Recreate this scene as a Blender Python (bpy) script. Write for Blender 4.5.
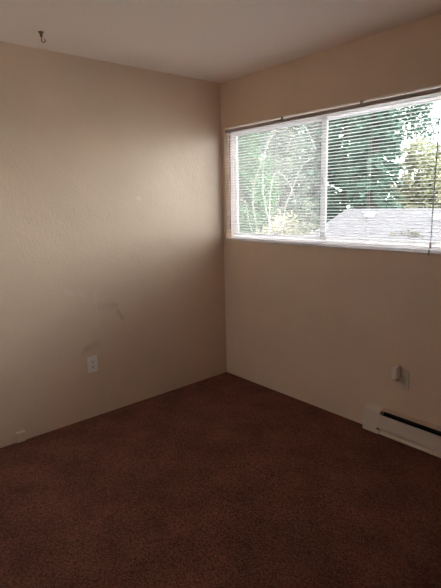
import bpy, bmesh, math, random
from mathutils import Vector, Matrix

S = bpy.context.scene
COL = S.collection
for o in list(bpy.data.objects):
    bpy.data.objects.remove(o)

# ------------------------------------------------------------------ camera
CAM = Vector((3.0035, -2.6186, 1.5077))
YAW, PITCH, ROLL, FPX = 0.8636, -0.1956, -0.0251, 465.37
fw = Vector((-math.sin(YAW) * math.cos(PITCH), math.cos(YAW) * math.cos(PITCH), math.sin(PITCH)))
rt = Vector((math.cos(YAW), math.sin(YAW), 0))
up = rt.cross(fw)
r2 = math.cos(ROLL) * rt + math.sin(ROLL) * up
u2 = -math.sin(ROLL) * rt + math.cos(ROLL) * up
cd = bpy.data.cameras.new('camera')
cam = bpy.data.objects.new('camera', cd)
COL.objects.link(cam)
M = Matrix((r2, u2, -fw)).transposed().to_4x4()
M.translation = CAM
cam.matrix_world = M
cd.sensor_fit = 'VERTICAL'
cd.sensor_height = 36
cd.lens = FPX * 36 / 588
cd.clip_start = 0.02
cd.clip_end = 500
S.camera = cam

# ------------------------------------------------------------------ sky, sun, exposure
SKY_STRENGTH = 15.0
GLOW_STRENGTH = 12.0      # bright patch of cloud with the sun behind it
w = bpy.data.worlds.new('overcast_sky')
S.world = w
w.use_nodes = True
nt = w.node_tree
nt.nodes.clear()
out = nt.nodes.new('ShaderNodeOutputWorld')
bg = nt.nodes.new('ShaderNodeBackground')
tc = nt.nodes.new('ShaderNodeTexCoord')
sep = nt.nodes.new('ShaderNodeSeparateXYZ')
ramp = nt.nodes.new('ShaderNodeValToRGB')
ramp.color_ramp.elements[0].position = 0.0
ramp.color_ramp.elements[0].color = (0.79, 0.79, 0.80, 1)
ramp.color_ramp.elements[1].position = 0.8
ramp.color_ramp.elements[1].color = (1.0, 1.0, 1.0, 1)
nt.links.new(tc.outputs['Generated'], sep.inputs[0])
nt.links.new(sep.outputs['Z'], ramp.inputs[0])
nt.links.new(ramp.outputs[0], bg.inputs[0])
dotn = nt.nodes.new('ShaderNodeVectorMath')
dotn.operation = 'DOT_PRODUCT'
dotn.inputs[1].default_value = Vector((0.80, 0.42, 0.42)).normalized()
nt.links.new(tc.outputs['Generated'], dotn.inputs[0])
mxn = nt.nodes.new('ShaderNodeMath')
mxn.operation = 'MAXIMUM'
mxn.inputs[1].default_value = 0.0
nt.links.new(dotn.outputs['Value'], mxn.inputs[0])
pwn = nt.nodes.new('ShaderNodeMath')
pwn.operation = 'POWER'
pwn.inputs[1].default_value = 4.0
nt.links.new(mxn.outputs[0], pwn.inputs[0])
man = nt.nodes.new('ShaderNodeMath')
man.operation = 'MULTIPLY_ADD'
man.inputs[1].default_value = GLOW_STRENGTH
man.inputs[2].default_value = SKY_STRENGTH
nt.links.new(pwn.outputs[0], man.inputs[0])
nt.links.new(man.outputs[0], bg.inputs[1])
nt.links.new(bg.outputs[0], out.inputs[0])

sd = bpy.data.lights.new('hazy_sun', 'SUN')
sd.energy = 2.0
sd.angle = 0.35
sd.color = (1.0, 0.96, 0.9)
sun = bpy.data.objects.new('hazy_sun', sd)
COL.objects.link(sun)
sun.rotation_euler = (math.radians(38), 0, math.radians(-25))

S.view_settings.view_transform = 'Standard'
S.view_settings.look = 'None'
S.view_settings.exposure = 0.06
S.view_settings.gamma = 1.0
S.view_settings.use_curve_mapping = False
cy = S.cycles
cy.use_denoising = True
cy.max_bounces = 14
cy.diffuse_bounces = 9
cy.glossy_bounces = 4
cy.transparent_max_bounces = 24
cy.transmission_bounces = 6
cy.sample_clamp_indirect = 6.0
cy.caustics_reflective = False
cy.caustics_refractive = False

# ------------------------------------------------------------------ helpers
def mat(name, color, rough=0.6, spec=0.3, metallic=0.0):
    m = bpy.data.materials.new(name)
    m.use_nodes = True
    b = m.node_tree.nodes['Principled BSDF']
    b.inputs['Base Color'].default_value = (*color, 1)
    b.inputs['Roughness'].default_value = rough
    b.inputs['Specular IOR Level'].default_value = spec
    b.inputs['Metallic'].default_value = metallic
    return m


def noise_color(m, c1, c2, scale, detail=3, lo=0.35, hi=0.65, coord='Object'):
    t = m.node_tree
    b = t.nodes['Principled BSDF']
    tcn = t.nodes.new('ShaderNodeTexCoord')
    n = t.nodes.new('ShaderNodeTexNoise')
    n.inputs['Scale'].default_value = scale
    n.inputs['Detail'].default_value = detail
    r = t.nodes.new('ShaderNodeValToRGB')
    r.color_ramp.elements[0].position = lo
    r.color_ramp.elements[0].color = (*c1, 1)
    r.color_ramp.elements[1].position = hi
    r.color_ramp.elements[1].color = (*c2, 1)
    t.links.new(tcn.outputs[coord], n.inputs['Vector'])
    t.links.new(n.outputs['Fac'], r.inputs[0])
    t.links.new(r.outputs[0], b.inputs['Base Color'])
    return r, n, tcn


def bump(m, scale, strength, dist, detail=4, prev=None):
    t = m.node_tree
    b = t.nodes['Principled BSDF']
    tcn = t.nodes.new('ShaderNodeTexCoord')
    n = t.nodes.new('ShaderNodeTexNoise')
    n.inputs['Scale'].default_value = scale
    n.inputs['Detail'].default_value = detail
    bp = t.nodes.new('ShaderNodeBump')
    bp.inputs['Strength'].default_value = strength
    bp.inputs['Distance'].default_value = dist
    t.links.new(tcn.outputs['Object'], n.inputs['Vector'])
    t.links.new(n.outputs['Fac'], bp.inputs['Height'])
    if prev is not None:
        t.links.new(prev.outputs[0], bp.inputs['Normal'])
    t.links.new(bp.outputs[0], b.inputs['Normal'])
    return bp


def obj(name, bm, m, parent=None, loc=None, smooth=False):
    me = bpy.data.meshes.new(name)
    bmesh.ops.recalc_face_normals(bm, faces=bm.faces)
    bm.to_mesh(me)
    bm.free()
    if smooth:
        for p in me.polygons:
            p.use_smooth = True
    o = bpy.data.objects.new(name, me)
    COL.objects.link(o)
    me.materials.append(m)
    if parent is not None:
        o.parent = parent
    if loc is not None:
        o.location = loc
    return o


def empty(name, loc):
    o = bpy.data.objects.new(name, None)
    COL.objects.link(o)
    o.location = loc
    o.empty_display_size = 0.05
    return o


def tag(o, label, cat, group=None, kind=None):
    o['label'] = label
    o['category'] = cat
    if group:
        o['group'] = group
    if kind:
        o['kind'] = kind
    return o


def struct(o):
    o['kind'] = 'structure'
    return o


def box(bm, a, b, bev=0.0, seg=2):
    a = Vector(a)
    b = Vector(b)
    r = bmesh.ops.create_cube(bm, size=1)
    vs = r['verts']
    c = (a + b) / 2
    d = b - a
    for v in vs:
        v.co = Vector((v.co.x * d.x, v.co.y * d.y, v.co.z * d.z)) + c
    if bev > 0:
        es = list({e for v in vs for e in v.link_edges})
        bmesh.ops.bevel(bm, geom=es, offset=bev, segments=seg, affect='EDGES', profile=0.5)
    return bm


def nbox(a, b, bev=0.0, seg=2):
    return box(bmesh.new(), a, b, bev, seg)


def tube(bm, pts, rad, n=8, cap=True):
    pts = [Vector(p) for p in pts]
    rads = rad if isinstance(rad, (list, tuple)) else [rad] * len(pts)
    rings = []
    ref = None
    for i, p in enumerate(pts):
        if i == 0:
            d = pts[1] - p
        elif i == len(pts) - 1:
            d = p - pts[i - 1]
        else:
            d = pts[i + 1] - pts[i - 1]
        d.normalize()
        if ref is None:
            ref = Vector((0, 0, 1)) if abs(d.z) < 0.9 else Vector((1, 0, 0))
        x = d.cross(ref)
        if x.length < 1e-4:
            x = d.cross(Vector((0, 1, 0)))
        x.normalize()
        y = x.cross(d)
        y.normalize()
        ref = y
        rings.append([bm.verts.new(p + (x * math.cos(2 * math.pi * k / n) + y * math.sin(2 * math.pi * k / n)) * rads[i])
                      for k in range(n)])
    for a, b in zip(rings, rings[1:]):
        for k in range(n):
            bm.faces.new((a[k], a[(k + 1) % n], b[(k + 1) % n], b[k]))
    if cap:
        bm.faces.new(rings[0][::-1])
        bm.faces.new(rings[-1])
    return bm


def lathe(bm, prof, n=20, axis='Z', center=(0, 0, 0)):
    c = Vector(center)
    rings = []
    for r, h in prof:
        ring = []
        for k in range(n):
            a = 2 * math.pi * k / n
            p = Vector((r * math.cos(a), r * math.sin(a), h))
            if axis == 'Y':
                p = Vector((p.x, p.z, p.y))
            if axis == 'X':
                p = Vector((p.z, p.x, p.y))
            ring.append(bm.verts.new(p + c))
        rings.append(ring)
    for a, b in zip(rings, rings[1:]):
        for k in range(n):
            bm.faces.new((a[k], a[(k + 1) % n], b[(k + 1) % n], b[k]))
    bm.faces.new(rings[0][::-1])
    bm.faces.new(rings[-1])
    return bm


def prism_x(bm, prof, x0, x1):
    """closed (y, z) outline extruded along x"""
    a = [bm.verts.new((x0, y, z)) for y, z in prof]
    b = [bm.verts.new((x1, y, z)) for y, z in prof]
    n = len(prof)
    for k in range(n):
        bm.faces.new((a[k], a[(k + 1) % n], b[(k + 1) % n], b[k]))
    bm.faces.new(a[::-1])
    bm.faces.new(b)
    return bm


def sheet_x(bm, line, th, x0, x1):
    """bent sheet metal: open (y, z) polyline of thickness th extruded along x"""
    pts = [Vector((y, z)) for y, z in line]
    off = []
    for i, p in enumerate(pts):
        if i == 0:
            d = pts[1] - p
        elif i == len(pts) - 1:
            d = p - pts[i - 1]
        else:
            d = (pts[i + 1] - p).normalized() + (p - pts[i - 1]).normalized()
        d.normalize()
        off.append(p + Vector((-d.y, d.x)) * th)
    return prism_x(bm, [tuple(p) for p in pts] + [tuple(p) for p in off[::-1]], x0, x1)


# ------------------------------------------------------------------ room materials
WALL = (0.75, 0.59, 0.455)
m_wall = mat('painted_wall', WALL, 0.40, 0.4)
noise_color(m_wall, tuple(c * 0.97 for c in WALL), tuple(min(1, c * 1.03) for c in WALL), 2.2, 3)
b1 = bump(m_wall, 55, 0.22, 0.006, 4)
bump(m_wall, 9, 0.16, 0.012, 3, b1)

m_ceil = mat('painted_ceiling', (0.87, 0.765, 0.70), 0.7, 0.2)
bump(m_ceil, 70, 0.15, 0.004, 4)

# left wall: same paint, plus scuffs and a patched spot
m_lwall = m_wall.copy()
m_lwall.name = 'painted_wall_with_scuffs'
t = m_lwall.node_tree
bs = t.nodes['Principled BSDF']
geo = t.nodes.new('ShaderNodeNewGeometry')
nz = t.nodes.new('ShaderNodeTexNoise')
nz.inputs['Scale'].default_value = 45
nz.inputs['Detail'].default_value = 4
t.links.new(geo.outputs['Position'], nz.inputs['Vector'])


def mnode(op, a, b=None, clamp=False):
    n = t.nodes.new('ShaderNodeMath')
    n.operation = op
    n.use_clamp = clamp
    for i, v in enumerate((a, b)):
        if v is None:
            continue
        if hasattr(v, 'type'):
            t.links.new(v, n.inputs[i])
        else:
            n.inputs[i].default_value = v
    return n.outputs[0]


def seg_mask(A, B, width, soft):
    """1 on a stroke from A to B on the wall (y, z), 0 away from it"""
    ax, ay = A
    dx, dy = B[0] - A[0], B[1] - A[1]
    L2 = dx * dx + dy * dy
    s = t.nodes.new('ShaderNodeSeparateXYZ')
    t.links.new(geo.outputs['Position'], s.inputs[0])
    py = mnode('SUBTRACT', s.outputs['Y'], ax)
    pz = mnode('SUBTRACT', s.outputs['Z'], ay)
    dot = mnode('ADD', mnode('MULTIPLY', py, dx / L2), mnode('MULTIPLY', pz, dy / L2))
    h = mnode('ADD', dot, 0.0, True)
    ex = mnode('SUBTRACT', py, mnode('MULTIPLY', h, dx))
    ez = mnode('SUBTRACT', pz, mnode('MULTIPLY', h, dy))
    d = mnode('SQRT', mnode('ADD', mnode('MULTIPLY', ex, ex), mnode('MULTIPLY', ez, ez)))
    d = mnode('ADD', d, mnode('MULTIPLY', mnode('SUBTRACT', nz.outputs['Fac'], 0.5), width * 1.6))
    return mnode('SUBTRACT', 1.0, mnode('DIVIDE', mnode('SUBTRACT', d, width), soft, True), True)


col_src = bs.inputs['Base Color'].links[0].from_socket
strokes = [  # A(y,z) B(y,z) width soft darken colour strength
    ((-1.075, 0.800), (-1.045, 0.790), 0.006, 0.016, (0.36, 0.25, 0.20), 0.40),
    ((-1.040, 0.745), (-1.005, 0.680), 0.006, 0.018, (0.36, 0.25, 0.20), 0.42),
    ((-1.20, 0.800), (-1.08, 0.790), 0.008, 0.03, (0.42, 0.30, 0.24), 0.25),
    ((-1.30, 0.515), (-1.22, 0.535), 0.008, 0.025, (0.40, 0.29, 0.22), 0.35),
    ((-1.33, 0.485), (-1.30, 0.515), 0.008, 0.025, (0.40, 0.29, 0.22), 0.30),
    ((-1.205, 0.90), (-1.205, 0.66), 0.004, 0.012, (0.78, 0.66, 0.55), 0.45),
    ((-1.41, 0.945), (-1.36, 0.915), 0.006, 0.018, (0.80, 0.68, 0.57), 0.45),
    ((-1.32, 0.915), (-1.28, 0.890), 0.006, 0.018, (0.80, 0.68, 0.57), 0.35),
    ((-0.818, 1.552), (-0.800, 1.540), 0.006, 0.010, (0.85, 0.75, 0.66), 0.6),
]
for A, B, wd, sf, c, st in strokes:
    mk = seg_mask(A, B, wd, sf)
    mx = t.nodes.new('ShaderNodeMixRGB')
    t.links.new(mnode('MULTIPLY', mk, st * (1.0 if c[0] > 0.6 else 0.6)), mx.inputs[0])
    t.links.new(col_src, mx.inputs[1])
    mx.inputs[2].default_value = (*c, 1)
    col_src = mx.outputs[0]
t.links.new(col_src, bs.inputs['Base Color'])

# brown cut-pile carpet
m_carpet = mat('brown_carpet', (0.10, 0.04, 0.03), 0.95, 0.1)
rr, nn, tcn = noise_color(m_carpet, (0.066, 0.028, 0.0205), (0.222, 0.093, 0.069), 80, 6, 0.24, 0.78)
t2 = m_carpet.node_tree
vor = t2.nodes.new('ShaderNodeTexVoronoi')
vor.inputs['Scale'].default_value = 150
t2.links.new(tcn.outputs['Object'], vor.inputs['Vector'])
vsep = t2.nodes.new('ShaderNodeSeparateXYZ')
t2.links.new(vor.outputs['Color'], vsep.inputs[0])
vmix = t2.nodes.new('ShaderNodeMath')
vmix.operation = 'MULTIPLY_ADD'
vmix.inputs[1].default_value = 0.42
vadd = t2.nodes.new('ShaderNodeMath')
vadd.operation = 'MULTIPLY'
vadd.inputs[1].default_value = 0.58
t2.links.new(nn.outputs['Fac'], vadd.inputs[0])
t2.links.new(vsep.outputs['X'], vmix.inputs[0])
t2.links.new(vadd.outputs[0], vmix.inputs[2])
t2.links.new(vmix.outputs[0], rr.inputs[0])
big = t2.nodes.new('ShaderNodeTexNoise')
big.inputs['Scale'].default_value = 4.5
big.inputs['Detail'].default_value = 7
t2.links.new(tcn.outputs['Object'], big.inputs['Vector'])
r3 = t2.nodes.new('ShaderNodeValToRGB')
r3.color_ramp.elements[0].position = 0.3
r3.color_ramp.elements[0].color = (0.74, 0.74, 0.74, 1)
r3.color_ramp.elements[1].position = 0.7
r3.color_ramp.elements[1].color = (1.24, 1.22, 1.2, 1)
t2.links.new(big.outputs['Fac'], r3.inputs[0])
mu = t2.nodes.new('ShaderNodeMixRGB')
mu.blend_type = 'MULTIPLY'
mu.inputs[0].default_value = 1
t2.links.new(rr.outputs[0], mu.inputs[1])
t2.links.new(r3.outputs[0], mu.inputs[2])
t2.links.new(mu.outputs[0], t2.nodes['Principled BSDF'].inputs['Base Color'])
cb = bump(m_carpet, 120, 0.5, 0.008, 6)
bump(m_carpet, 380, 0.6, 0.004, 3, cb)
t2.nodes['Principled BSDF'].inputs['Sheen Weight'].default_value = 0.15
t2.nodes['Principled BSDF'].inputs['Sheen Tint'].default_value = (0.5, 0.25, 0.2, 1)

m_vinyl = mat('white_vinyl', (0.82, 0.815, 0.825), 0.35, 0.4)
tv = m_vinyl.node_tree
mv = tv.nodes.new('ShaderNodeMixShader')
tr_ = tv.nodes.new('ShaderNodeBsdfTranslucent')
tr_.inputs[0].default_value = (0.86, 0.855, 0.865, 1)
mv.inputs[0].default_value = 0.31
tv.links.new(tv.nodes['Principled BSDF'].outputs[0], mv.inputs[1])
tv.links.new(tr_.outputs[0], mv.inputs[2])
tv.links.new(mv.outputs[0], tv.nodes['Material Output'].inputs[0])
m_sill = mat('white_gloss_paint', (0.80, 0.77, 0.78), 0.35, 0.4)

# ------------------------------------------------------------------ room shell
RX, RY, H, TH = 3.75, -3.55, 2.44, 0.13
WX0, WX1, WZ0, WZ1 = 0.030, 1.985, 1.188, 2.092

bm = nbox((-TH, RY - TH, -0.25), (RX + TH, TH, 0.0))
struct(obj('floor', bm, m_carpet))
bm = nbox((-TH, RY - TH, H), (RX + TH, TH, H + 0.2))
struct(obj('ceiling', bm, m_ceil))
bm = nbox((-TH, RY - TH, 0), (0, TH, H))
struct(obj('wall_left', bm, m_lwall))


def wall_with_hole(x0, x1, z0, z1, hx0, hx1, hz0, hz1, y0, y1):
    bm = bmesh.new()
    def ring(y, a, b, c, d):
        return [bm.verts.new(p) for p in ((a, y, c), (b, y, c), (b, y, d), (a, y, d))]
    fo, fi = ring(y0, x0, x1, z0, z1), ring(y0, hx0, hx1, hz0, hz1)
    bo, bi = ring(y1, x0, x1, z0, z1), ring(y1, hx0, hx1, hz0, hz1)
    for k in range(4):
        j = (k + 1) % 4
        bm.faces.new((fo[k], fo[j], fi[j], fi[k]))
        bm.faces.new((bo[j], bo[k], bi[k], bi[j]))
        bm.faces.new((fi[k], fi[j], bi[j], bi[k]))
        bm.faces.new((fo[j], fo[k], bo[k], bo[j]))
    return bm


struct(obj('wall_right', wall_with_hole(0, RX, 0, H, WX0, WX1, WZ0, WZ1, 0, TH), m_wall))
NX0, NX1, NZ0, NZ1 = 0.4, 1.0, 1.1, 1.7  # opening added behind the camera to let in fill daylight
struct(obj('wall_near', wall_with_hole(0, RX, 0, H, NX0, NX1, NZ0, NZ1, RY - TH, RY), m_wall))
struct(obj('wall_far', nbox((RX, RY, 0), (RX + TH, TH, H)), m_wall))

# ------------------------------------------------------------------ window: vinyl slider
win = struct(empty('window_1', ((WX0 + WX1) / 2, 0.09, WZ0)))
wl = Vector(win.location)


def wpart(name, bm, m, smooth=False):
    for v in bm.verts:
        v.co -= wl
    return obj(name, bm, m, win, smooth=smooth)


FY0, FY1 = 0.060, 0.100
fr = bmesh.new()
box(fr, (WX0, FY0, WZ0), (WX0 + 0.042, FY1, WZ1), 0.003)
box(fr, (WX1 - 0.042, FY0, WZ0), (WX1, FY1, WZ1), 0.003)
box(fr, (WX0 + 0.04, FY0, WZ0), (WX1 - 0.04, FY1, WZ0 + 0.034), 0.003)
box(fr, (WX0 + 0.04, FY0, WZ1 - 0.042), (WX1 - 0.04, FY1, WZ1), 0.003)
wpart('window_frame', fr, m_vinyl)
MX = 0.985
ix0, ix1, iz0, iz1 = WX0 + 0.042, WX1 - 0.042, WZ0 + 0.036, WZ1 - 0.042


def sash(x0, x1, y0, y1, st, rl):
    b = bmesh.new()
    box(b, (x0, y0, iz0), (x0 + st[0], y1, iz1), 0.003)
    box(b, (x1 - st[1], y0, iz0), (x1, y1, iz1), 0.003)
    box(b, (x0 + st[0], y0, iz0), (x1 - st[1], y1, iz0 + rl), 0.003)
    box(b, (x0 + st[0], y0, iz1 - rl), (x1 - st[1], y1, iz1), 0.003)
    return b


wpart('sliding_sash', sash(ix0, MX + 0.018, 0.064, 0.080, (0.036, 0.046), 0.026), m_vinyl)
wpart('fixed_sash', sash(MX - 0.026, ix1, 0.083, 0.097, (0.018, 0.02), 0.026), m_vinyl)

m_glass = bpy.data.materials.new('window_glass')
m_glass.use_nodes = True
g = m_glass.node_tree
g.nodes.clear()
go = g.nodes.new('ShaderNodeOutputMaterial')
gm = g.nodes.new('ShaderNodeMixShader')
gt = g.nodes.new('ShaderNodeBsdfTransparent')
gt.inputs[0].default_value = (0.95, 0.975, 0.965, 1)
gg = g.nodes.new('ShaderNodeBsdfGlossy')
gg.inputs['Roughness'].default_value = 0.02
lw = g.nodes.new('ShaderNodeFresnel')
lw.inputs[0].default_value = 1.35
g.links.new(lw.outputs[0], gm.inputs[0])
g.links.new(gt.outputs[0], gm.inputs[1])
g.links.new(gg.outputs[0], gm.inputs[2])
g.links.new(gm.outputs[0], go.inputs[0])
m_haze = m_glass.copy()
m_haze.name = 'glare_haze_glass'  # translucent share puts the left pane's glare haze into the glass
g = m_haze.node_tree
go = [n for n in g.nodes if n.type == 'OUTPUT_MATERIAL'][0]
gm = [n for n in g.nodes if n.type == 'MIX_SHADER'][0]
dd = g.nodes.new('ShaderNodeBsdfTranslucent')
dd.inputs[0].default_value = (0.95, 0.95, 0.95, 1)
m2 = g.nodes.new('ShaderNodeMixShader')
m2.inputs[0].default_value = 0.02
g.links.new(gm.outputs[0], m2.inputs[1])
g.links.new(dd.outputs[0], m2.inputs[2])
g.links.new(m2.outputs[0], go.inputs[0])

wpart('sliding_pane', nbox((ix0 + 0.035, 0.071, iz0 + 0.02), (MX - 0.02, 0.075, iz1 - 0.02)), m_haze)
wpart('fixed_pane', nbox((MX - 0.014, 0.088, iz0 + 0.02), (ix1 - 0.015, 0.092, iz1 - 0.02)), m_glass)
fill_win = struct(empty('added_fill_window', (NX0, RY - 0.06, NZ0)))  # unseen window, made up to lift the light on walls and carpet
b = bmesh.new()
for a_, c_ in (((NX0, NZ0), (NX0 + 0.045, NZ1)), ((NX1 - 0.045, NZ0), (NX1, NZ1)), ((NX0 + 0.045, NZ0), (NX1 - 0.045, NZ0 + 0.045)),
               ((NX0 + 0.045, NZ1 - 0.045), (NX1 - 0.045, NZ1)), (((NX0 + NX1) / 2 - 0.02, NZ0 + 0.045), ((NX0 + NX1) / 2 + 0.02, NZ1 - 0.045))):
    box(b, (a_[0], RY - 0.09, a_[1]), (c_[0], RY - 0.03, c_[1]))
for v in b.verts:
    v.co -= fill_win.location
obj('window_frame', b, m_vinyl, fill_win)
b = nbox((NX0 + 0.02, RY - 0.062, NZ0 + 0.02), (NX1 - 0.02, RY - 0.058, NZ1 - 0.02))
for v in b.verts:
    v.co -= fill_win.location
obj('fill_window_pane', b, m_glass, fill_win)
m_latch = mat('grey_latch', (0.55, 0.54, 0.55), 0.4)
lt = nbox((MX - 0.018, 0.053, 1.60), (MX - 0.002, 0.064, 1.66), 0.003)
wpart('sash_latch', lt, m_vinyl)

sl = nbox((WX0 + 0.001, -0.010, WZ0 - 0.001), (WX1 + 0.01, FY0, WZ0 + 0.009), 0.003)
sill = obj('trim_1', sl, m_sill)
struct(sill)

# ------------------------------------------------------------------ venetian blind
m_slat = mat('white_slat', (0.86, 0.85, 0.86), 0.4, 0.4)
tt = m_slat.node_tree
pb = tt.nodes['Principled BSDF']
ms = tt.nodes.new('ShaderNodeMixShader')
tl = tt.nodes.new('ShaderNodeBsdfTranslucent')
tl.inputs[0].default_value = (0.93, 0.91, 0.92, 1)
ms.inputs[0].default_value = 0.55
tt.links.new(pb.outputs[0], ms.inputs[1])
tt.links.new(tl.outputs[0], ms.inputs[2])
tt.links.new(ms.outputs[0], tt.nodes['Material Output'].inputs[0])
m_rail = mat('backlit_rail_enamel', (0.42, 0.36, 0.35), 0.4, 0.4)  # backlit shade of headrail and brackets put into their colour
m_cord = mat('backlit_cord', (0.35, 0.31, 0.30), 0.7)  # grey stands in for the backlit darkness of cord and tassel
m_lad = mat('white_cord', (0.8, 0.78, 0.77), 0.8)
m_wand = mat('backlit_wand_plastic', (0.30, 0.26, 0.26), 0.25, 0.5)  # wand coloured dark because it hangs against the bright window

BX0, BX1, BY = WX0 + 0.012, WX1 - 0.012, 0.020
blind = empty('venetian_blind', ((BX0 + BX1) / 2, BY, WZ0 + 0.005))
tag(blind, 'white mini venetian blind with open slats hanging inside the wide window', 'blind')
bl = Vector(blind.location)


def bpart(name, bm, m, smooth=False):
    for v in bm.verts:
        v.co -= bl
    return obj(name, bm, m, blind, smooth=smooth)


HZ0, HZ1 = 2.052, 2.075
hr = bmesh.new()
# U-shaped channel, open at the top
sheet_x(hr, [(BY - 0.013, HZ1), (BY - 0.013, HZ0), (BY + 0.013, HZ0), (BY + 0.013, HZ1)], 0.0012, BX0, BX1)
box(hr, (BX0, BY - 0.013, HZ0), (BX0 + 0.002, BY + 0.013, HZ1))
box(hr, (BX1 - 0.002, BY - 0.013, HZ0), (BX1, BY + 0.013, HZ1))
bpart('headrail', hr, m_rail)
for bx in (0.655, 1.300):
    b = bmesh.new()
    box(b, (bx - 0.011, BY - 0.016, HZ1 - 0.006), (bx + 0.011, BY - 0.0135, WZ1 - 0.002))
    box(b, (bx - 0.011, BY - 0.0155, WZ1 - 0.003), (bx + 0.011, BY + 0.014, WZ1 - 0.0005))
    bpart('bracket', b, m_rail)

PITCH_Z, NS = 0.0208, 39
TILT = math.radians(1)   # room-side edge lower
zt = HZ0 - 0.016
slat0 = None
for i in range(NS):
    z = zt - i * PITCH_Z
    if slat0 is None:
        b = bmesh.new()
        rows = []
        n = 6
        for xx in (BX0 + 0.003, BX1 - 0.003):
            row_t, row_b = [], []
            for k in range(n + 1):
                s = -1 + 2 * k / n
                yy = s * 0.0125
                zz = 0.0032 * (1 - s * s)
                y2 = yy * math.cos(TILT) - zz * math.sin(TILT)
                z2 = yy * math.sin(TILT) + zz * math.cos(TILT)
                row_t.append(b.verts.new((xx, y2, z2)))
                row_b.append(b.verts.new((xx, y2, z2 - 0.0003)))
            rows.append((row_t, row_b))
        (t0, b0), (t1, b1_) = rows
        for k in range(n):
            b.faces.new((t0[k], t0[k + 1], t1[k + 1], t1[k]))
            b.faces.new((b0[k + 1], b0[k], b1_[k], b1_[k + 1]))
        b.faces.new((t0[0], t1[0], b1_[0], b0[0]))
        b.faces.new((t1[n], t0[n], b0[n], b1_[n]))
        for tq, bq in ((t0, b0), (t1, b1_)):
            for k in range(n):
                b.faces.new((tq[k], bq[k], bq[k + 1], tq[k + 1]))
        for v in b.verts:
            v.co.x -= bl.x
        slat0 = obj('slat', b, m_slat, blind, (0, 0, z - bl.z))
        for p in slat0.data.polygons:
            p.use_smooth = len(p.vertices) == 4 and abs(p.normal.x) < 0.5
    else:
        c = slat0.copy()
        COL.objects.link(c)
        c.parent = blind
        c.location = (0, 0, z - bl.z)
zlow = zt - (NS - 1) * PITCH_Z
bpart('bottom_rail', nbox((BX0 + 0.002, BY - 0.011, WZ0 + 0.010), (BX1 - 0.002, BY + 0.011, WZ0 + 0.020), 0.003), m_slat)
for lx in (0.150, 0.595, 0.965, 1.36, 1.86):
    b = bmesh.new()
    for yy in (BY - 0.0135, BY + 0.0135):
        tube(b, [(lx, yy, HZ0), (lx, yy, WZ0 + 0.018)], 0.0009, 5)
    for i in range(NS):
        z = zt - i * PITCH_Z
        tube(b, [(lx + 0.002, BY - 0.0135, z - 0.006), (lx + 0.002, BY + 0.0135, z + 0.002)], 0.0006, 4)
    bpart('ladder_cord', b, m_lad)

b = bmesh.new()
tube(b, [(0.113, BY - 0.014, HZ0 + 0.004), (0.113, -0.006, HZ0 - 0.006), (0.1125, -0.008, HZ0 - 0.03)], 0.0022, 6)
tube(b, [(0.1125, -0.008, HZ0 - 0.03), (0.106, -0.013, 1.285)], 0.0042, 6)
bpart('tilt_wand', b, m_wand)
b = bmesh.new()
for dx in (0.0, 0.004):
    tube(b, [(1.790 + dx, BY - 0.0145, HZ0 + 0.003), (1.790 + dx, -0.012, 2.0), (1.788 + dx * 0.8, -0.018, 1.6), (1.789 + dx * .3, -0.021, 1.262)], 0.0017, 6)
cordo = bpart('lift_cord', b, m_cord)
b = bmesh.new()
lathe(b, [(0.002, 0.024), (0.004, 0.020), (0.0055, 0.010), (0.0068, -0.010), (0.005, -0.013), (0.002, -0.015)], 12, 'Z', (1.789, -0.021, 1.236))
lathe(b, [(0.002, 0.020), (0.004, 0.016), (0.0058, 0.0), (0.0064, -0.012), (0.003, -0.015)], 12, 'Z', (1.783, -0.021, 1.196))
for v in b.verts:
    v.co -= bl
obj('cord_tassel', b, m_cord, cordo, smooth=True)

# ------------------------------------------------------------------ electrical plates
m_plate = mat('dimmed_almond_plastic', (0.74, 0.66, 0.57), 0.35, 0.45)  # plate colour dimmed to stand in for the dark spot by the heater
m_jack = mat('painted_over_plastic', (0.74, 0.60, 0.49), 0.4, 0.45)
m_white = mat('ivory_plastic', (0.88, 0.85, 0.82), 0.35, 0.45)
m_dark = mat('dark_slot', (0.03, 0.025, 0.02), 0.6)
m_screw = mat('steel_screw', (0.5, 0.47, 0.44), 0.35, 0.5, 0.8)


def rounded(bm, w_, h_, d0, d1, r, n=6):
    """rounded rectangle slab facing +X local: y width, z height, x from d0 to d1"""
    pts = []
    for cx_, cz_, a0 in ((w_ / 2 - r, h_ / 2 - r, 0), (-w_ / 2 + r, h_ / 2 - r, 90), (-w_ / 2 + r, -h_ / 2 + r, 180), (w_ / 2 - r, -h_ / 2 + r, 270)):
        for k in range(n + 1):
            a = math.radians(a0 + 90 * k / n)
            pts.append((cx_ + r * math.cos(a), cz_ + r * math.sin(a)))
    lv = [bm.verts.new((d0, y, z)) for y, z in pts]
    hv = [bm.verts.new((d1, y, z)) for y, z in pts]
    m_ = len(pts)
    for k in range(m_):
        bm.faces.new((lv[k], lv[(k + 1) % m_], hv[(k + 1) % m_], hv[k]))
    bm.faces.new(lv[::-1])
    bm.faces.new(hv)
    return bm


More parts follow.
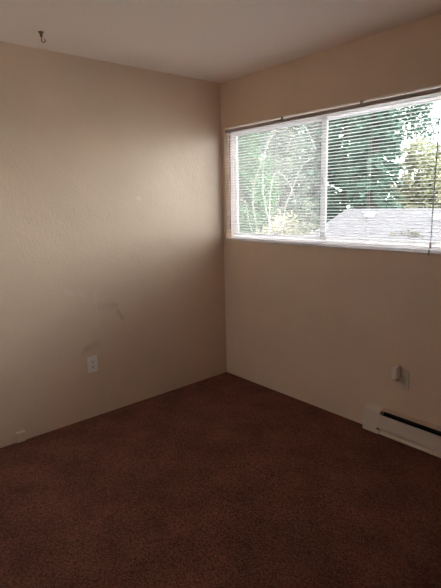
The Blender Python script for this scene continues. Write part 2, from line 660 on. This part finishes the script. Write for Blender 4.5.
def outlet(loc, rz, label, m_plate):
    root = empty('wall_outlet', loc)
    root.rotation_euler = (0, 0, rz)
    tag(root, label, 'outlet')
    p = nbox((0.0, -0.038, -0.061), (0.007, 0.038, 0.061), 0.003, 3)
    obj('cover_plate', p, m_plate, root)
    for s in (1, -1):
        f = rounded(bmesh.new(), 0.034, 0.030, 0.004, 0.0088, 0.009)
        fo = obj('receptacle', f, m_plate, root, (0, 0, s * 0.0195))
        d = bmesh.new()
        box(d, (0.0080, -0.0092, -0.002), (0.0093, -0.0054, 0.0085))
        box(d, (0.0080, 0.0054, -0.001), (0.0093, 0.0092, 0.0075))
        lathe(d, [(0.0034, 0.0080), (0.0034, 0.0093)], 10, 'X', (0, 0, -0.0075))
        obj('slot', d, m_dark, fo)
    sc = lathe(bmesh.new(), [(0.003, 0.006), (0.003, 0.0078), (0.002, 0.0082)], 12, 'X')
    obj('screw', sc, m_screw, root)
    return root


outlet((0.0, -1.267, 0.397), 0, 'white duplex outlet on the left wall with both sockets empty', m_white)
outlet((1.662, 0.0, 0.400), -math.pi / 2, 'dim-tinted wall outlet above the baseboard heater with a device plugged into it', m_plate)

dev = empty('plug_in_device', (1.632, -0.009, 0.443))
tag(dev, 'small white plug-in box sticking out of the outlet above the heater', 'plug-in device')
m_dev = mat('white_plastic', (0.78, 0.72, 0.66), 0.4, 0.4)
bd = nbox((-0.0175, -0.056, -0.036), (0.0175, 0.0, 0.044), 0.006, 3)
obj('housing', bd, m_dev, dev)
bb = nbox((-0.013, -0.040, -0.047), (0.013, -0.004, -0.0365), 0.003)
obj('base_vent', bb, mat('grey_plastic', (0.35, 0.30, 0.26), 0.5), dev)

# phone jack at the foot of the left wall
jk = empty('phone_jack_box', (0.0, -1.806, 0.0))
tag(jk, 'small almond surface jack box low on the left wall by the carpet', 'jack box')
obj('backplate', nbox((0.0, -0.031, 0.004), (0.006, 0.031, 0.074), 0.002), m_jack, jk)
obj('cover', nbox((0.006, -0.029, 0.006), (0.026, 0.029, 0.072), 0.004, 3), m_jack, jk)
obj('socket', nbox((0.006, -0.0075, 0.0035), (0.020, 0.0075, 0.0068)), m_dark, jk)

# ------------------------------------------------------------------ ceiling swag hook
hk = empty('ceiling_hook', (0.285, -1.535, H))
tag(hk, 'dark metal swag hook screwed into the ceiling near the left wall', 'hook')
m_brass = mat('tarnished_brass', (0.16, 0.12, 0.08), 0.45, 0.4, 0.6)
b = lathe(bmesh.new(), [(0.019, 0.0), (0.019, -0.003), (0.013, -0.008), (0.010, -0.018), (0.009, -0.03), (0.0045, -0.038)], 20)
obj('canopy', b, m_brass, hk, smooth=True)
hk.scale = (0.8, 0.8, 0.72)
pts = [(0, 0, -0.030), (0, 0, -0.045)]
ax = Vector((0.62, 0.78, 0)).normalized()
for k in range(13):
    a = math.radians(165 + k * 20)
    c = Vector((0, 0, -0.060)) + ax * 0.011
    q = c + ax * (0.0125 * math.cos(a)) + Vector((0, 0, 1)) * (0.0125 * math.sin(a))
    pts.append(tuple(q))
b = tube(bmesh.new(), pts, 0.0036, 8)
obj('hook_loop', b, m_brass, hk, smooth=True)

# ------------------------------------------------------------------ baseboard heater
m_heat = mat('almond_enamel', (0.72, 0.64, 0.56), 0.4, 0.4)
m_hood = mat('tan_painted_hood', (0.58, 0.46, 0.36), 0.5, 0.3)
m_in = mat('dark_interior', (0.035, 0.028, 0.024), 0.8)
HX0, HX1 = 1.432, 2.75
ht = empty('baseboard_heater', ((HX0 + HX1) / 2, -0.03, 0.0))
tag(ht, 'long almond electric baseboard heater along the wall under the window', 'heater')
hl = Vector(ht.location)


def hpart(name, bm, m):
    for v in bm.verts:
        v.co -= hl
    return obj(name, bm, m, ht)


CX = HX0 + 0.115
b = bmesh.new()
sheet_x(b, [(-0.001, 0.012), (-0.001, 0.176), (-0.036, 0.172), (-0.040, 0.166)], 0.0012, CX, HX1 - 0.06)
hpart('back_and_hood', b, m_hood)
b = bmesh.new()
sheet_x(b, [(-0.050, 0.141), (-0.057, 0.143), (-0.067, 0.060), (-0.066, 0.056)], 0.0015, CX, HX1 - 0.06)
hpart('front_panel', b, m_heat)
b = bmesh.new()
sheet_x(b, [(-0.053, 0.050), (-0.045, 0.026), (-0.066, 0.021), (-0.066, 0.015), (-0.002, 0.012)], 0.0015, CX, HX1 - 0.06)
hpart('lower_lip', b, m_heat)
for x0, x1 in ((HX0, CX), (HX1 - 0.06, HX1)):
    b = bmesh.new()
    prism_x(b, [(-0.001, 0.010), (-0.001, 0.177), (-0.040, 0.173), (-0.058, 0.158), (-0.068, 0.060), (-0.068, 0.012)], x0, x1)
    bmesh.ops.bevel(b, geom=[e for e in b.edges], offset=0.002, segments=2, affect='EDGES')
    cap = hpart('end_cap', b, m_heat)
sc = lathe(bmesh.new(), [(0.007, 0.0), (0.007, -0.003), (0.004, -0.005)], 12, 'Y', (CX - 0.004, -0.0675, 0.050))
hpart('screw', sc, m_in)
b = bmesh.new()
box(b, (CX, -0.006, 0.02), (HX1 - 0.06, -0.0035, 0.165))
box(b, (CX, -0.052, 0.06), (HX1 - 0.06, -0.008, 0.064))
x = CX + 0.004
tube(b, [(CX, -0.028, 0.105), (HX1 - 0.06, -0.028, 0.105)], 0.006, 8)
while x < HX1 - 0.065:
    box(b, (x, -0.048, 0.075), (x + 0.0008, -0.010, 0.135))
    x += 0.008
hpart('heating_fins', b, m_in)

# ------------------------------------------------------------------ outside the window
GZ = -2.75
m_bounce = mat('pale_bounce_gravel', (0.09, 0.13, 0.05), 0.9)
noise_color(m_bounce, (0.38, 0.37, 0.35), (0.50, 0.49, 0.47), 0.8, 5)  # pale gravel made up to throw light up onto the ceiling
gb = bmesh.new()
bmesh.ops.create_grid(gb, x_segments=2, y_segments=2, size=90)
go_ = obj('ground', gb, m_bounce, None, (0, 20, GZ))
struct(go_)


def at(xy, zy, d):
    """point in the yard at depth d in front of the camera's wall distance"""
    return Vector((CAM.x + xy * d, CAM.y + d, CAM.z + zy * d))


# neighbour's house
m_shing = mat('pale_shingles', (0.50, 0.47, 0.50), 0.8)
t5 = m_shing.node_tree
tc5 = t5.nodes.new('ShaderNodeTexCoord')
br = t5.nodes.new('ShaderNodeTexBrick')
br.inputs['Scale'].default_value = 1.0
br.inputs['Brick Width'].default_value = 0.32
br.inputs['Row Height'].default_value = 0.16
br.inputs['Mortar Size'].default_value = 0.02
br.inputs['Color1'].default_value = (0.036, 0.033, 0.038, 1)
br.inputs['Color2'].default_value = (0.044, 0.041, 0.047, 1)
br.inputs['Mortar'].default_value = (0.028, 0.026, 0.030, 1)
t5.links.new(tc5.outputs['Object'], br.inputs['Vector'])
t5.links.new(br.outputs[0], t5.nodes['Principled BSDF'].inputs['Base Color'])
m_siding = mat('pale_siding', (0.42, 0.40, 0.37), 0.7)
RD, RIDZ, SL = 14.6, 1.15, 0.375     # ridge depth, ridge height, slope
ridge_y = CAM.y + RD
gx0, gx1 = CAM.x - 0.681 * RD, 0.6
eave_d = 3.7
house = empty('neighbour_house', ((gx0 + gx1) / 2, ridge_y, GZ))
tag(house, "neighbour's house with pale grey shingle roof beyond the window", 'house')
hl2 = Vector(house.location)


def hp2(name, bm, m, parent=None):
    for v in bm.verts:
        v.co -= hl2
    return obj(name, bm, m, parent or house)


b = bmesh.new()
th = 0.12
prof = [(ridge_y - eave_d, RIDZ - SL * eave_d), (ridge_y, RIDZ), (ridge_y + eave_d, RIDZ - SL * eave_d),
        (ridge_y + eave_d, RIDZ - SL * eave_d - th), (ridge_y, RIDZ - th), (ridge_y - eave_d, RIDZ - SL * eave_d - th)]
prism_x(b, prof, gx0, gx1)
roof = hp2('roof', b, m_shing)
b = bmesh.new()
wy = eave_d - 0.45
prism_x(b, [(ridge_y - wy, GZ), (ridge_y - wy, RIDZ - SL * wy - th), (ridge_y, RIDZ - th - 0.01), (ridge_y + wy, RIDZ - SL * wy - th), (ridge_y + wy, GZ)], gx0 + 0.35, gx1 - 0.35)
hp2('wall', b, m_siding)
m_vent = mat('pale_metal', (0.30, 0.29, 0.31), 0.6)
for d_, xx, ww in ((14.0, CAM.x - 0.617 * 14.0, 0.26), (13.9, CAM.x - 0.455 * 13.9, 0.22)):
    yv = CAM.y + d_
    zv = RIDZ - SL * (ridge_y - yv)
    b = bmesh.new()
    box(b, (xx - ww / 2, yv - 0.12, zv - 0.05), (xx + ww / 2, yv + 0.12, zv + 0.09), 0.02)
    box(b, (xx - ww / 2 - 0.03, yv - 0.17, zv + 0.085), (xx + ww / 2 + 0.03, yv + 0.15, zv + 0.12), 0.01)
    hp2('roof_vent', b, m_vent)

rnd = random.Random(4)


def leaf_mat(name, c1, c2):
    m = mat(name, c1, 0.6, 0.2)
    tr = m.node_tree
    noise_color(m, c1, c2, 1.3, 4)
    p = tr.nodes['Principled BSDF']
    mx_ = tr.nodes.new('ShaderNodeMixShader')
    tl_ = tr.nodes.new('ShaderNodeBsdfTranslucent')
    tl_.inputs[0].default_value = (*c2, 1)
    mx_.inputs[0].default_value = 0.25
    tr.links.new(p.outputs[0], mx_.inputs[1])
    tr.links.new(tl_.outputs[0], mx_.inputs[2])
    tr.links.new(mx_.outputs[0], tr.nodes['Material Output'].inputs[0])
    return m


def leaf(bm, p, size, flat=0.0):
    a = Vector((rnd.gauss(0, 1), rnd.gauss(0, 1), rnd.gauss(0, 1) * (1 - flat))).normalized()
    c = Vector((rnd.gauss(0, 1), rnd.gauss(0, 1), rnd.gauss(0, 1)))
    c = a.cross(c).normalized()
    s = size * rnd.uniform(0.7, 1.3)
    k = a.cross(c) * (s * 0.08)
    vs = [bm.verts.new(p + a * (s * 0.5)), bm.verts.new(p + c * (s * 0.26) + k), bm.verts.new(p - a * (s * 0.5)), bm.verts.new(p - c * (s * 0.26) + k)]
    bm.faces.new(vs)


m_bark = mat('dark_bark', (0.035, 0.03, 0.025), 0.9)
bump(m_bark, 8, 0.6, 0.03)
m_pale = mat('pale_strand', (0.12, 0.115, 0.105), 0.8)


def broadleaf(name, xy, d, ztop, zlow, rad, n, size, m, label, clumps=16, sparse=1.0, tk=0.14):
    base = at(xy, 0, d)
    base.z = GZ
    root = empty(name, base)
    tag(root, label, 'tree' if 'tree' in name or 'conifer' in name else 'shrub', 'trees and shrubs outside')
    hgt, low = ztop - GZ, zlow - GZ
    b = bmesh.new()
    cs = []
    for i in range(clumps):
        f = (i + 0.5) / clumps
        zc = low + (hgt - low) * (0.12 + 0.8 * f)
        env = rad * math.sqrt(max(0.05, 1 - ((zc - (low + hgt) / 2) / ((hgt - low) / 2)) ** 2))
        a = i * 2.4 + rnd.random()
        rr_ = env * rnd.uniform(0.15, 0.8)
        cs.append((Vector((rr_ * math.cos(a), rr_ * math.sin(a), zc)), rad * rnd.uniform(0.28, 0.48) * sparse))
    for i in range(n):
        c, r = cs[i % clumps]
        v = Vector((rnd.gauss(0, 1), rnd.gauss(0, 1), rnd.gauss(0, 1))).normalized() * (r * rnd.uniform(0.35, 1.05))
        leaf(b, c + v, size)
    obj('foliage', b, m, root)
    b = bmesh.new()
    tube(b, [(0, 0, -0.05), (0.05, 0.03, low * 0.6 + 0.2), (0.0, 0.0, (low + hgt) / 2), (0.06, 0, hgt * 0.9)], [tk, tk * 0.8, tk * 0.5, tk * 0.15], 8)
    for c, r in cs:
        tube(b, [(0.0, 0, max(0.3, c.z - abs(c.x) - 0.3)), (c.x * 0.5, c.y * 0.5, c.z - 0.15 * r), tuple(c)], [tk * 0.35, tk * 0.25, tk * 0.08], 5)
    obj('trunk', b, m_bark, root)
    return root


def conifer(name, xy, d, ztop, zlow, rad, n, m, label):
    base = at(xy, 0, d)
    base.z = GZ
    root = empty(name, base)
    tag(root, label, 'tree', 'trees and shrubs outside')
    hgt, low = ztop - GZ, zlow - GZ
    b = bmesh.new()
    nb = n // 34
    for i in range(nb):
        f = (i + rnd.random()) / nb
        z = low + (hgt - low) * f
        R_ = rad * ((1 - f) ** 0.4 * 0.9 + 0.1)
        a = rnd.uniform(0, 2 * math.pi)
        for k in range(34):
            s = math.sqrt(rnd.random())
            p = Vector((R_ * s * math.cos(a), R_ * s * math.sin(a), z - 0.35 * R_ * s * s))
            p += Vector((rnd.gauss(0, 1), rnd.gauss(0, 1), rnd.gauss(0, 0.5))) * 0.08
            leaf(b, p, 0.30)
    obj('foliage', b, m, root)
    obj('trunk', tube(bmesh.new(), [(0, 0, -0.05), (0, 0, hgt * 0.5), (0, 0, hgt * 0.97)], [0.24, 0.15, 0.02], 8), m_bark, root)
    return root


m_con = leaf_mat('dark_needles', (0.015, 0.036, 0.024), (0.034, 0.068, 0.046))
m_con2 = leaf_mat('blue_green_needles', (0.020, 0.046, 0.032), (0.042, 0.078, 0.058))
m_grn = leaf_mat('mid_green_leaves', (0.020, 0.052, 0.022), (0.055, 0.115, 0.052))
m_grey = leaf_mat('grey_green_leaves', (0.030, 0.044, 0.030), (0.085, 0.10, 0.075))
m_yel = leaf_mat('yellow_green_leaves', (0.10, 0.11, 0.065), (0.20, 0.205, 0.13))
m_aut = leaf_mat('peach_leaves', (0.10, 0.085, 0.05), (0.22, 0.18, 0.12))
m_cream = leaf_mat('cream_leaves', (0.05, 0.05, 0.032), (0.19, 0.18, 0.125))

rowA = [(-1.08, 'evergreen at the far left of the front row behind the left pane'),
        (-0.925, 'evergreen in the front row behind the middle of the left pane'),
        (-0.77, 'evergreen in the front row behind the white centre post'),
        (-0.61, 'evergreen in the front row above the roof ridge in the right pane')]
for xy, lb in rowA:
    conifer('conifer_tree', xy, 21.5, 15.0, -2.2, 1.42, 15000, m_con2, lb)
rowB = [(-1.0, 'darkest evergreen in the back row, left half of the left pane'),
        (-0.845, 'darkest evergreen in the back row, right half of the left pane'),
        (-0.69, 'darkest evergreen in the back row behind the left half of the right pane')]
for xy, lb in rowB:
    conifer('conifer_tree', xy, 26.5, 17.0, -2.2, 2.0, 15000, m_con, lb)
rowC = [(-1.06, 'tall evergreen farthest back behind the left edge of the left pane'),
        (-0.915, 'tall evergreen farthest back behind the middle of the left pane'),
        (-0.77, 'tall evergreen farthest back behind the white centre post'),
        (-0.63, 'tall evergreen farthest back above the left end of the roof ridge')]
for xy, lb in rowC:
    conifer('conifer_tree', xy, 33, 20.0, -2.2, 2.25, 12000, m_con2, lb)
broadleaf('broadleaf_tree', -1.06, 12.5, 5.6, -0.6, 1.7, 5500, 0.17, m_grn, 'bright green tree in the upper left corner of the window')
broadleaf('broadleaf_tree', -0.89, 17.2, 5.2, -1.5, 1.8, 6000, 0.19, m_grey, 'grey-green tree filling the middle of the left pane')
broadleaf('broadleaf_tree', -0.47, 26, 4.6, -2.6, 2.6, 11000, 0.28, m_yel, 'yellow-green tree above the roof at the right edge of the window', clumps=22)
broadleaf('broadleaf_tree', -0.525, 39, 11.0, 5.5, 2.5, 2300, 0.35, m_con2, 'thin dark-leaved tree against the white sky at upper right', clumps=12, tk=0.12)
broadleaf('broadleaf_tree', -0.56, 29.8, 3.0, -2.4, 1.5, 3600, 0.26, m_aut, 'small peach-yellow tree above the roof, left of the yellow-green tree', clumps=14, tk=0.08)
broadleaf('pale_shrub', -0.885, 9.8, 1.15, -1.6, 1.0, 3000, 0.12, m_cream, 'pale cream shrub low in the left pane beside the roof edge', tk=0.05)
broadleaf('pale_shrub', -1.12, 9.8, 0.6, -1.8, 0.95, 2800, 0.12, m_grey, 'grey-green shrub at the lower left corner of the window', tk=0.05)

# thin pale arching strands in front of the left pane's trees
base = at(-0.93, 0, 7.4)
base.z = GZ
strands = empty('pale_arching_strands', base)
tag(strands, 'group of long pale arching strands outside the left pane', 'shrub')


def px(u, v, d):
    r = fw + r2 * ((u - 220.5) / FPX) - u2 * ((v - 294) / FPX)
    k = d / r.y
    return CAM + r * k - base


arcs = [[(262, 262, 8.6), (253, 200, 8.4), (260, 165, 8.2), (273, 135, 8.1), (288, 116, 8.0), (300, 112, 8.0)],
        [(275, 262, 8.6), (263, 190, 8.5), (268, 140, 8.4), (285, 120, 8.2), (304, 126, 8.1), (316, 150, 8.0)],
        [(270, 262, 8.6), (270, 200, 8.6), (276, 172, 8.7), (290, 185, 8.8), (296, 205, 8.8)],
        [(280, 262, 8.6), (284, 215, 8.5), (292, 190, 8.4), (303, 165, 8.3), (314, 158, 8.2)],
        [(260, 262, 8.6), (250, 225, 8.5), (246, 205, 8.4), (240, 198, 8.3)]]
for ar in arcs:
    ctrl = [Vector((0, 0, 0))] + [px(q[0], q[1], q[2] - 1.2) for q in ar]
    pts = []
    for i in range(len(ctrl) - 1):
        p0, p1, p2, p3 = ctrl[max(0, i - 1)], ctrl[i], ctrl[i + 1], ctrl[min(len(ctrl) - 1, i + 2)]
        for k in range(6):
            s = k / 6
            pts.append(0.5 * ((2 * p1) + (p2 - p0) * s + (2 * p0 - 5 * p1 + 4 * p2 - p3) * s * s + (3 * p1 - p0 - 3 * p2 + p3) * s ** 3))
    pts.append(ctrl[-1])
    rads = [0.013 - 0.008 * i / len(pts) for i in range(len(pts))]
    obj('strand', tube(bmesh.new(), pts, rads, 6), m_pale, strands, smooth=True)

# fallen leaves lying on the roof
b = bmesh.new()
for i in range(60):
    d_ = rnd.gauss(12.75, 0.12)
    xx = CAM.x + rnd.choice((-0.545, -0.515, -0.50)) * d_ + rnd.gauss(0, 0.12)
    yv = CAM.y + d_
    zv = RIDZ - SL * (ridge_y - yv) + 0.03
    leaf(b, Vector((xx, yv, zv)), 0.10, 0.7)
fl = obj('fallen_leaves', b, leaf_mat('dry_leaves', (0.05, 0.046, 0.026), (0.085, 0.078, 0.045)))
tag(fl, 'yellowish fallen leaves lying on the pale roof in the right pane', 'leaves', kind='stuff')
